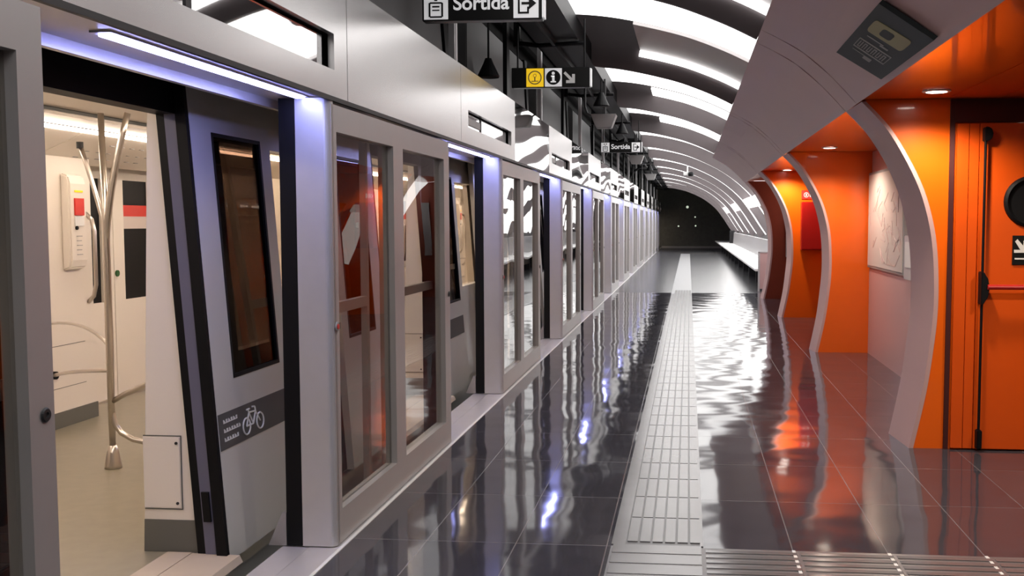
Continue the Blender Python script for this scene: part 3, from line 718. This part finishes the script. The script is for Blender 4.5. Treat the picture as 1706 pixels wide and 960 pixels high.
# ------------------------------------------------------------------ hanging signs
def exit_sign(xa, xb, y, z0, z1, label):
    w = xb - xa; h = z1 - z0; xc = (xa + xb) / 2; zc = (z0 + z1) / 2
    t = thing('exit_sign', (xc, y, z0), label, 'sign')
    build('box', box(xa, xb, y, y + .08, z0, z1), 'signblack', t, .003)
    build('side_trim', box(xb + .001, xb + .014, y - .002, y + .082, z0 + .012, z1), 'signwhite', t)
    for x in (xa + .05, xb - .05): build('hanger', MB().tube([(x, y + .04, z1), (x, y + .04, 3.36)], .008, 8), 'black', t)
    sq = h * .90
    p1 = build('lift_plate', box(xa + .012, xa + .012 + h * .80, y - .004, y - .0005, zc - sq / 2, zc + sq / 2), 'signwhite', t)
    cx = xa + .012 + h * .40; yy = y - .005
    g = MB()
    q = h
    # cabin outline with a small figure, two arrows over it
    g.prism([(cx - .20 * q, zc - .40 * q), (cx + .20 * q, zc - .40 * q), (cx + .20 * q, zc - .35 * q), (cx - .20 * q, zc - .35 * q)], yy - .003, yy)
    g.prism([(cx - .20 * q, zc + .05 * q), (cx + .20 * q, zc + .05 * q), (cx + .20 * q, zc + .10 * q), (cx - .20 * q, zc + .10 * q)], yy - .003, yy)
    g.prism([(cx - .24 * q, zc - .37 * q), (cx - .18 * q, zc - .37 * q), (cx - .18 * q, zc + .08 * q), (cx - .24 * q, zc + .08 * q)], yy - .003, yy)
    g.prism([(cx + .18 * q, zc - .37 * q), (cx + .24 * q, zc - .37 * q), (cx + .24 * q, zc + .08 * q), (cx + .18 * q, zc + .08 * q)], yy - .003, yy)
    g.prism([(cx - .12 * q, zc - .02 * q), (cx - .12 * q, zc - .07 * q), (cx + .12 * q, zc - .07 * q), (cx + .12 * q, zc - .02 * q)], yy - .003, yy)
    g.prism([(cx - .12 * q, zc - .14 * q), (cx - .12 * q, zc - .18 * q), (cx + .12 * q, zc - .18 * q), (cx + .12 * q, zc - .14 * q)], yy - .003, yy)
    g.prism([(cx - .17 * q, zc + .26 * q), (cx - .03 * q, zc + .26 * q), (cx - .10 * q, zc + .40 * q)], yy - .003, yy)
    g.prism([(cx + .03 * q, zc + .36 * q), (cx + .17 * q, zc + .36 * q), (cx + .10 * q, zc + .22 * q)], yy - .003, yy)
    g.prism([(cx - .05 * q, zc + .14 * q), (cx + .05 * q, zc + .14 * q), (cx + .05 * q, zc + .19 * q), (cx - .05 * q, zc + .19 * q)], yy - .003, yy)
    build('lift_pictogram', g, 'signblack', p1)
    p2 = build('exit_plate', box(xb - .02 - h * .82, xb - .02, y - .004, y - .0005, zc - sq / 2, zc + sq / 2), 'signwhite', t)
    cx = xb - .02 - h * .41; g = MB()
    for poly in ([(-.26, -.32), (-.20, -.32), (-.20, .34), (-.26, .34)], [(-.20, .28), (.02, .28), (.02, .34), (-.20, .34)], [(-.20, -.32), (.10, -.32), (.10, -.26), (-.20, -.26)], [(.04, -.26), (.10, -.26), (.10, -.10), (.04, -.10)],
                 [(-.14, -.03), (.12, -.03), (.12, .05), (-.14, .05)], [(.08, .22), (.34, .01), (.08, -.20), (.10, -.06), (.10, .08)]):
        g.prism([(cx + a * q, zc + b * q) for a, b in poly], yy - .003, yy)
    build('exit_pictogram', g, 'signblack', p2)
    letters('Sortida', h * .64, t, 'signwhite', (xc - .004, y - .003, zc + h * .04), name='lettering', off=.0022)
    return t
exit_sign(-1.655, -.905, 6.2, 2.795, 2.985, 'large hanging black exit sign reading Sortida at the top of the picture')
exit_sign(-1.575, -.845, 18.0, 2.79, 2.975, 'small distant hanging exit sign reading Sortida')
t = thing('service_sign', (-1.23, 9, 2.75), 'hanging black sign with yellow square, information symbol and diagonal arrow', 'sign')
xa, xb, y, z0, z1 = -1.59, -.885, 9.0, 2.752, 2.93
build('box', box(xa, xb, y, y + .08, z0, z1), 'signblack', t, .003)
build('side_trim', box(xb + .001, xb + .014, y, y + .08, z0 + .01, z1 - .01), 'signwhite', t)
for x in (xa + .05, xb - .05): build('hanger', MB().tube([(x, y + .04, z1), (x, y + .04, 3.36)], .008, 8), 'black', t)
zc = (z0 + z1) / 2
yp = build('yellow_plate', box(-1.455, -1.30, y - .004, y - .0005, z0 + .008, z1 - .008), 'yellow', t)
g = MB().lathe((-1.378, y - .007, zc), [(.052, 0), (.062, 0), (.062, .003), (.052, .003)], 'y', 24, ring=True)
g.lathe((-1.378, y - .007, zc + .018), [(.012, 0), (.016, 0), (.016, .003), (.012, .003)], 'y', 16, ring=True)
g.box(-1.41, -1.346, y - .007, y - .004, zc - .035, zc - .028); g.box(-1.383, -1.373, y - .007, y - .004, zc - .03, zc + .005)
build('pictogram', g, 'olive', yp)
ip = build('information_plate', box(-1.288, -1.135, y - .004, y - .0005, z0 + .008, z1 - .008), 'signwhite', t)
build('disc', MB().lathe((-1.2115, y - .007, zc), [(0, 0), (.065, 0), (.065, .003), (0, .003)], 'y', 32), 'signblack', ip)
g = MB().lathe((-1.2115, y - .010, zc + .036), [(0, 0), (.014, 0), (.014, .003), (0, .003)], 'y', 16)
for a in ((-1.222, -1.200, -.035, .015), (-1.232, -1.200, .004, .016), (-1.236, -1.187, -.045, -.033)): g.box(a[0], a[1], y - .010, y - .007, zc + a[2], zc + a[3])
build('letter_i', g, 'signwhite', ip)
g = MB(); cx = -1.065
g.prism([(cx - .055, zc + .035), (cx - .038, zc + .052), (cx + .022, zc - .008), (cx + .022, zc + .028), (cx + .048, zc + .028), (cx + .048, zc - .052), (cx - .032, zc - .052), (cx - .032, zc - .026), (cx + .004, zc - .026)], y - .004, y - .0005)
build('arrow', g, 'white', t)

# ------------------------------------------------------------------ the train
T = thing('metro_train', (-3.6, 20, 0), 'metro train with open doors and bright cream interior standing behind the screen doors', 'train')
SL = -.15 / 2.1
def sx(z, off=0): return -2.12 + SL * z + off
def sbox(mb, y0, y1, z0, z1, o0, o1):   # o0 inner (more negative), o1 outer offset from the door leaf's outer face
    return mb.hexa([(sx(z0, o0), y0, z0), (sx(z0, o1), y0, z0), (sx(z0, o1), y1, z0), (sx(z0, o0), y1, z0),
                    (sx(z1, o0), y0, z1), (sx(z1, o1), y0, z1), (sx(z1, o1), y1, z1), (sx(z1, o0), y1, z1)])
def cp(o, dy):
    c = o.copy(); COL.objects.link(c); c.location = o.location + Vector((0, dy, 0))
    for ch in list(o.children):
        d = ch.copy(); COL.objects.link(d); d.parent = c
    return c
bayobjs = []
def P(name, mb, m, parent=None, bevel=0, lab=None, rep=True, smooth=False):
    o = build(name, mb, m, parent or T, bevel, smooth)
    if lab: o['label'] = lab
    if parent is None and rep: bayobjs.append(o)
    return o
# body side between two doorways (4.42 .. 7.02), window cut out
b = MB()
for (a0, a1, c0, c1) in ((4.42, 4.85, 0, 2.62), (6.6, 7.02, 0, 2.62), (4.85, 6.6, 0, .9), (4.85, 6.6, 1.95, 2.62), (7.02, 8.72, 2.045, 2.62)):
    sbox(b, a0, a1, c0, c1, -.145, -.08)
sbox(b, 4.42, 8.72, -.9, 0, -.17, -.10)
P('body_side', b, 'leaf')
b = MB(); sbox(b, 4.86, 6.59, .91, 1.94, -.12, -.108); P('side_window', b, 'wglass')
b = MB(); sbox(b, 7.0, 8.74, 2.04, 2.42, -.16, -.055); P('door_header', b, 'black')
# inner lining
b = MB()
for (a0, a1, c0, c1) in ((4.62, 4.95, 0, 2.1), (6.5, 6.82, 0, 2.1), (4.95, 6.5, 0, .9), (4.95, 6.5, 1.95, 2.1)): sbox(b, a0, a1, c0, c1, -.20, -.15)
P('inner_lining', b, 'cream')
# door pillars (portal posts) either side of the doorway
def pillar(ya, yb, face):
    g = MB().hexa([(-2.54, ya, .155), (sx(.155, -.165), ya, .155), (sx(.155, -.165), yb, .155), (-2.54, yb, .155),
                   (-2.47, ya, 2.10), (sx(2.1, -.135), ya, 2.10), (sx(2.1, -.135), yb, 2.10), (-2.47, yb, 2.10)])
    p = P('door_pillar', g, 'cream')
    k = MB().hexa([(-2.545, ya - .003, 0.001), (sx(0, -.16), ya - .003, 0.001), (sx(0, -.16), yb + .003, 0.001), (-2.545, yb + .003, 0.001),
                   (-2.54, ya - .003, .155), (sx(.155, -.16), ya - .003, .155), (sx(.155, -.16), yb + .003, .155), (-2.54, yb + .003, .155)])
    P('kick_plate', k, 'kick', p, 0)
    yf = ya if face < 0 else yb
    a = MB().box(-2.537, -2.355, yf + face * .006, yf - face * .001, .21, .55)
    P('access_panel', a, 'cream', p, .003)
    a = MB()
    a.box(-2.535, -2.349, yf + face * .004, yf - face * .001, .204, .208); a.box(-2.535, -2.349, yf + face * .004, yf - face * .001, .552, .556); a.box(-2.353, -2.349, yf + face * .004, yf - face * .001, .206, .555)
    P('panel_joint', a, 'kick', p)
    for z in (.235, .52): P('screw', MB().lathe((-2.372, yf + face * .010, z), [(0, 0), (.007, 0), (.007, .005), (0, .005)], 'y', 12), 'dark', p)
pillar(4.42, 4.60, -1); pillar(6.84, 7.02, 1)
# door seals on both jambs
for (ya, yb) in ((4.395, 4.44), (7.0, 7.045)):
    b = MB(); sbox(b, ya, yb, 0, 2.06, -.150, -.112); P('door_seal', b, 'black')
    b = MB(); sbox(b, ya - .004, yb + .004, .0, 2.05, -.110, -.058); P('jamb_strip', b, 'led_tint')
    b = MB(); sbox(b, ya, yb, 0, 2.06, -.056, -.045); P('door_seal', b, 'black')
    b = MB(); sbox(b, ya - .015, yb + .01, .16, .30, -.10, -.065); P('jamb_latch', b, 'black')
# plug door leaves parked outside the body
def leaf(ya, yb, edge_near):
    z0, z1 = -.03, 2.17
    f = MB(); wy0, wy1, wz0, wz1 = (ya + .20, yb - .12, .80, 1.975) if edge_near else (ya + .12, yb - .20, .80, 1.975)
    sbox(f, ya, wy0, z0, z1, -.045, 0); sbox(f, wy1, yb, z0, z1, -.045, 0)
    sbox(f, wy0, wy1, z0, wz0, -.045, 0); sbox(f, wy0, wy1, wz1, z1, -.045, 0)
    d = P('door_leaf', f, 'leaf')
    g = MB(); sbox(g, wy0 + .001, wy1 - .001, wz0, wz1, -.03, -.012); P('door_window', g, 'tglass', d)
    g = MB()
    for (a, b_, c, e) in ((wy0, wy0 + .018, wz0, wz1), (wy1 - .018, wy1, wz0, wz1), (wy0, wy1, wz0, wz0 + .018), (wy0, wy1, wz1 - .018, wz1)): sbox(g, a, b_, c, e, -.03, .002)
    P('window_seal', g, 'black', d)
    g = MB(); e0, e1 = (ya - .028, ya - .001) if edge_near else (yb + .001, yb + .028)
    sbox(g, e0, e1, z0, z1, -.05, -.001); P('edge_rubber', g, 'black', d)
    return d
L1 = leaf(4.405, 5.27, True); L2 = leaf(6.15, 7.02, False)
# bicycle decal on the first leaf kind
g = MB(); sbox(g, 4.41, 5.20, .485, .655, .0005, .0025); dec = P('decal_band', g, 'decal', L1)
g = MB()
def sp3(y, z, o=.004): return (sx(z, o), y, z)
def ring(cy, cz, r):
    g.tube([sp3(cy + r * math.cos(a), cz + r * math.sin(a)) for a in [i * PI / 10 for i in range(21)]], .0045, 6)
ring(4.69, .548, .040); ring(4.845, .548, .040)
for a, b_ in (((4.69, .548), (4.725, .61)), ((4.725, .61), (4.80, .605)), ((4.725, .61), (4.765, .548)), ((4.765, .548), (4.80, .605)), ((4.69, .548), (4.765, .548)), ((4.80, .605), (4.845, .548)), ((4.80, .605), (4.795, .628)), ((4.795, .628), (4.765, .632)), ((4.725, .61), (4.718, .625)), ((4.70, .627), (4.735, .627))):
    g.tube([sp3(*a), sp3(*b_)], .0045, 6)
P('bicycle_symbol', g, 'white', dec)
for k, z in enumerate((.615, .572, .530)):
    g = MB(); n_ = 6 if k != 1 else 7
    sbox(g, 4.455, 4.455 + n_ * .026 - .012, z - .009, z - .005, .0027, .0045)
    for j in range(n_): y = 4.455 + j * .026; sbox(g, y, y + .005, z - .005, z + .009, .0027, .0045); sbox(g, y + .009, y + .014, z - .005, z + (.009 if j % 2 else .004), .0027, .0045)
    P('text_line', g, 'white', dec)
# kick: floor step plates at the doorway
b = MB(); b.hexa([(-2.30, 2.76 + PP, -.03), (-2.055, 2.76 + PP, -.03), (-2.055, 4.40 + PP, -.03), (-2.30, 4.40 + PP, -.03), (-2.30, 2.76 + PP, .006), (-2.07, 2.76 + PP, .002), (-2.07, 4.40 + PP, .002), (-2.30, 4.40 + PP, .006)])
b.box(-2.42, -2.302, 2.9 + PP, 4.40 + PP, .0, .008)
P('door_step', b, 'step')
# opposite side of the carriage: opposite door centre at 8.33
b = MB(); b.box(-4.98, -4.70, 5.20, 7.53, .12, 2.05); P('opposite_wall', b, 'cream')
b = MB(); b.box(-4.98, -4.69, 5.195, 7.535, .001, .12); P('opposite_kick_plate', b, 'kick')
b = MB(); b.box(-4.704, -4.700, 6.92, 6.924, .3, .62); b.box(-4.704, -4.698, 6.92, 7.4, .618, .622); b.box(-4.704, -4.698, 6.92, 7.4, .298, .302); P('panel_joint', b, 'kick')
for (y0, y1, w0, w1) in ((7.55, 8.325, 7.76, 8.16), (8.335, 9.48, 8.50, 8.92)):
    b = MB(); b.box(-5.06, -5.0, y0, w0, .02, 2.1); b.box(-5.06, -5.0, w1, y1, .02, 2.1); b.box(-5.06, -5.0, w0, w1, .02, .86); b.box(-5.06, -5.0, w0, w1, 1.92, 2.1)
    d = P('opposite_door_leaf', b, 'cream')
    P('door_window', box(-5.05, -5.02, w0, w1, .86, 1.92), 'black', d)
    if y0 > 8:
        P('warning_sticker', box(-5.018, -5.010, w0 + .01, w1 - .01, 1.60, 1.70), 'redbright', d)
        P('notice_sticker', box(-5.018, -5.012, w0 + .01, w1 - .01, 1.49, 1.60), 'poster', d)
        P('door_button', MB().lathe((-5.0, 8.37, 1.10), [(0, 0), (.028, 0), (.028, .012), (0, .012)], 'x', 18), 'green', d)
P('opposite_door_header', box(-5.06, -5.0, 7.53, 9.5, 2.1, 2.25), 'cream'); P('opposite_sill', box(-5.02, -4.98, 7.53, 9.5, .0, .02), 'steel')
# emergency device on the opposite pillar
b = MB().prism([(-4.70, 1.18), (-4.64, 1.20), (-4.625, 1.26), (-4.625, 1.84), (-4.64, 1.90), (-4.70, 1.92)], 7.15, 7.36)
d = P('emergency_device', b, 'cream', None, .012)
P('red_pull_box', box(-4.624, -4.612, 7.20, 7.31, 1.60, 1.73), 'redbright', d)
P('handle_recess', box(-4.624, -4.615, 7.20, 7.31, 1.52, 1.595), 'white', d)
P('key_switch', MB().lathe((-4.624, 7.22, 1.505), [(0, 0), (.015, 0), (.015, .01), (0, .01)], 'x', 12), 'black', d)
P('yellow_sticker', box(-4.624, -4.620, 7.21, 7.31, 1.775, 1.79), 'yellow', d)
g = MB()
for k in range(5): g.box(-4.624, -4.621, 7.22, 7.22 + .07 - .01 * (k % 2), 1.30 + k * .035, 1.305 + k * .035)
P('instruction_lines', g, 'grey', d)
# grab handles
def handle(x, y, z0, z1, out, r=.016):
    pts = [(x, y, z0), (x + out * .7, y, z0 + .05), (x + out, y, z0 + .14), (x + out, y, (z0 + z1) / 2), (x + out, y, z1 - .14), (x + out * .7, y, z1 - .05), (x, y, z1)]
    return MB().tube(pts, r, 10)
P('grab_handle', handle(-4.70, 7.46, .92, 1.62, .07), 'steel', smooth=True)
P('grab_handle', handle(-4.99, 8.97, .60, 1.72, .09, .02), 'steel', smooth=True)
# branching pole and rails (one per doorway)
PXp, PYp = -3.605, 5.93
def arc(p0, p1, p2, n=9):
    p0, p1, p2 = Vector(p0), Vector(p1), Vector(p2)
    return [(1 - t_) ** 2 * p0 + 2 * t_ * (1 - t_) * p1 + t_ * t_ * p2 for t_ in [i / (n - 1) for i in range(n)]]
pole = P('pole', MB().tube([(PXp, PYp, .12), (PXp, PYp, .8), (PXp, PYp, 1.5), (PXp - .01, PYp, 2.22)], [.019, .024, .022, .018], 16), 'steel', smooth=True)
P('pole_foot', MB().lathe((PXp, PYp, 0.0), [(.052, 0.0), (.050, .02), (.036, .10), (.024, .145), (0, .145)], 'z', 24), 'steel', pole, smooth=True)
P('pole_branch', MB().tube(arc((PXp, PYp, 1.42), (PXp - .01, PYp, 1.6), (-3.755, PYp, 2.02)) + [], .014, 12), 'steel', pole, smooth=True)
P('pole_branch', MB().tube(arc((PXp, PYp, 1.42), (PXp + .01, PYp, 1.7), (-3.44, PYp, 2.22)), [.020, .021, .022, .022, .021, .020, .019, .018, .018], 14), 'steel', pole, smooth=True)
P('branch_joint', MB().lathe((-3.757, PYp, 2.005), [(0, 0), (.020, 0), (.020, .04), (0, .04)], 'z', 14), 'dark', pole)
P('hip_rail', MB().tube(arc((PXp, PYp, .77), (-3.85, 6.1, .93), (-4.69, 6.97, .80)), .011, 10), 'steel', smooth=True)
P('hip_rail', MB().tube(arc((PXp, PYp, .62), (-4.1, 6.3, .56), (-4.69, 6.99, .41)), .013, 10), 'steel', smooth=True)
P('rail_end', MB().lathe((-4.70, 6.99, .41), [(0, 0), (.03, 0), (.03, .03), (0, .03)], 'x', 14), 'black')
P('loop_rail', MB().tube([(PXp, PYp, .46), (PXp + .003, PYp + .0, .36), (-3.585, PYp, .28), (-3.545, PYp, .225), (-3.47, PYp, .185), (-3.36, PYp, .165), (-3.0, PYp, .16), (-2.9, PYp, .20), (-2.86, PYp, .30), (-2.88, PYp, .5), (-2.98, PYp, .60), (-3.15, PYp, .59), (-3.35, PYp, .545), (-3.52, PYp, .47), (PXp, PYp, .42)], .017, 12), 'steel', smooth=True)
P('loop_rail', MB().tube([(-3.52, 6.25, .20), (-3.40, 6.25, .205), (-3.05, 6.25, .20)], .015, 10), 'steel', smooth=True)
# ceiling gear
b = MB(); b.hexa([(-4.36, 4.72, 2.20), (-4.34, 4.72, 2.20), (-4.34, 9.02, 2.20), (-4.36, 9.02, 2.20), (-4.80, 4.72, 1.98), (-4.80, 4.72, 2.02), (-4.80, 9.02, 2.02), (-4.80, 9.02, 1.98)])
P('cove_panel', MB().prism([(-4.345, 2.19), (-4.345, 2.22), (-4.80, 2.03), (-4.80, 2.0)], 5.2, 6.9), 'cream')
P('cove_panel', MB().prism([(-4.345, 2.19), (-4.345, 2.22), (-4.80, 2.03), (-4.80, 2.0)], 6.91, 9.49), 'cream')
g = MB()
for j in range(7):
    t0 = 7.3 + j * .14
    for (u, w) in ((.25, .05), (.5, .035), (.72, .05)):
        x = -4.345 - .455 * u; z = 2.19 - .19 * u - .004
        g.box(x - .02, x, t0, t0 + w, z - .004, z)
P('cove_lettering_strip', g, 'grey')
P('light_strip', MB().box(-4.33, -4.28, 5.2, 9.49, 2.19, 2.21), 'tlight')
P('light_strip', MB().box(-2.86, -2.78, 5.2, 9.49, 2.17, 2.20), 'tlight')
P('ceiling_panel', box(-4.26, -3.9, 5.2, 9.49, 2.215, 2.235), 'steel')
P('cove_panel', MB().prism([(-2.78, 2.17), (-2.78, 2.2), (-2.42, 2.13), (-2.42, 2.10)], 5.2, 9.49), 'cream')
for k in range(-1, 13):
    if k == 0: continue
    for o in bayobjs:
        if k > 7 and o.name.split('.')[0] in ('grab_handle', 'hip_rail', 'loop_rail', 'cove_lettering_strip', 'pole', 'emergency_device', 'rail_end'): continue
        cp(o, PP * k)
# one-off carriage shell
P('carriage_floor', box(-5.3, -2.30, -3, 60.5, -.10, 0.0), 'tfloor', rep=False)
P('carriage_ceiling', box(-3.9, -2.78, -3, 60.5, 2.26, 2.30), 'cream', rep=False)
P('roof', MB().prism([(-2.37, 2.60), (-2.5, 2.64), (-4.9, 2.64), (-5.25, 2.58), (-5.25, 2.5), (-2.37, 2.5)], -3, 60.5), 'dark', rep=False)
P('far_body_side', box(-5.3, -5.25, -3, 60.5, -.9, 2.6), 'leaf', rep=False)
P('end_panel', box(-5.2, -2.4, 60.3, 60.5, 0, 2.6), 'cream', rep=False)
P('end_panel', box(-5.2, -2.4, -3.1, -3, 0, 2.6), 'cream', rep=False)
P('underframe', box(-5.2, -2.35, -3, 60.5, -.9, -.11), 'dark', rep=False)
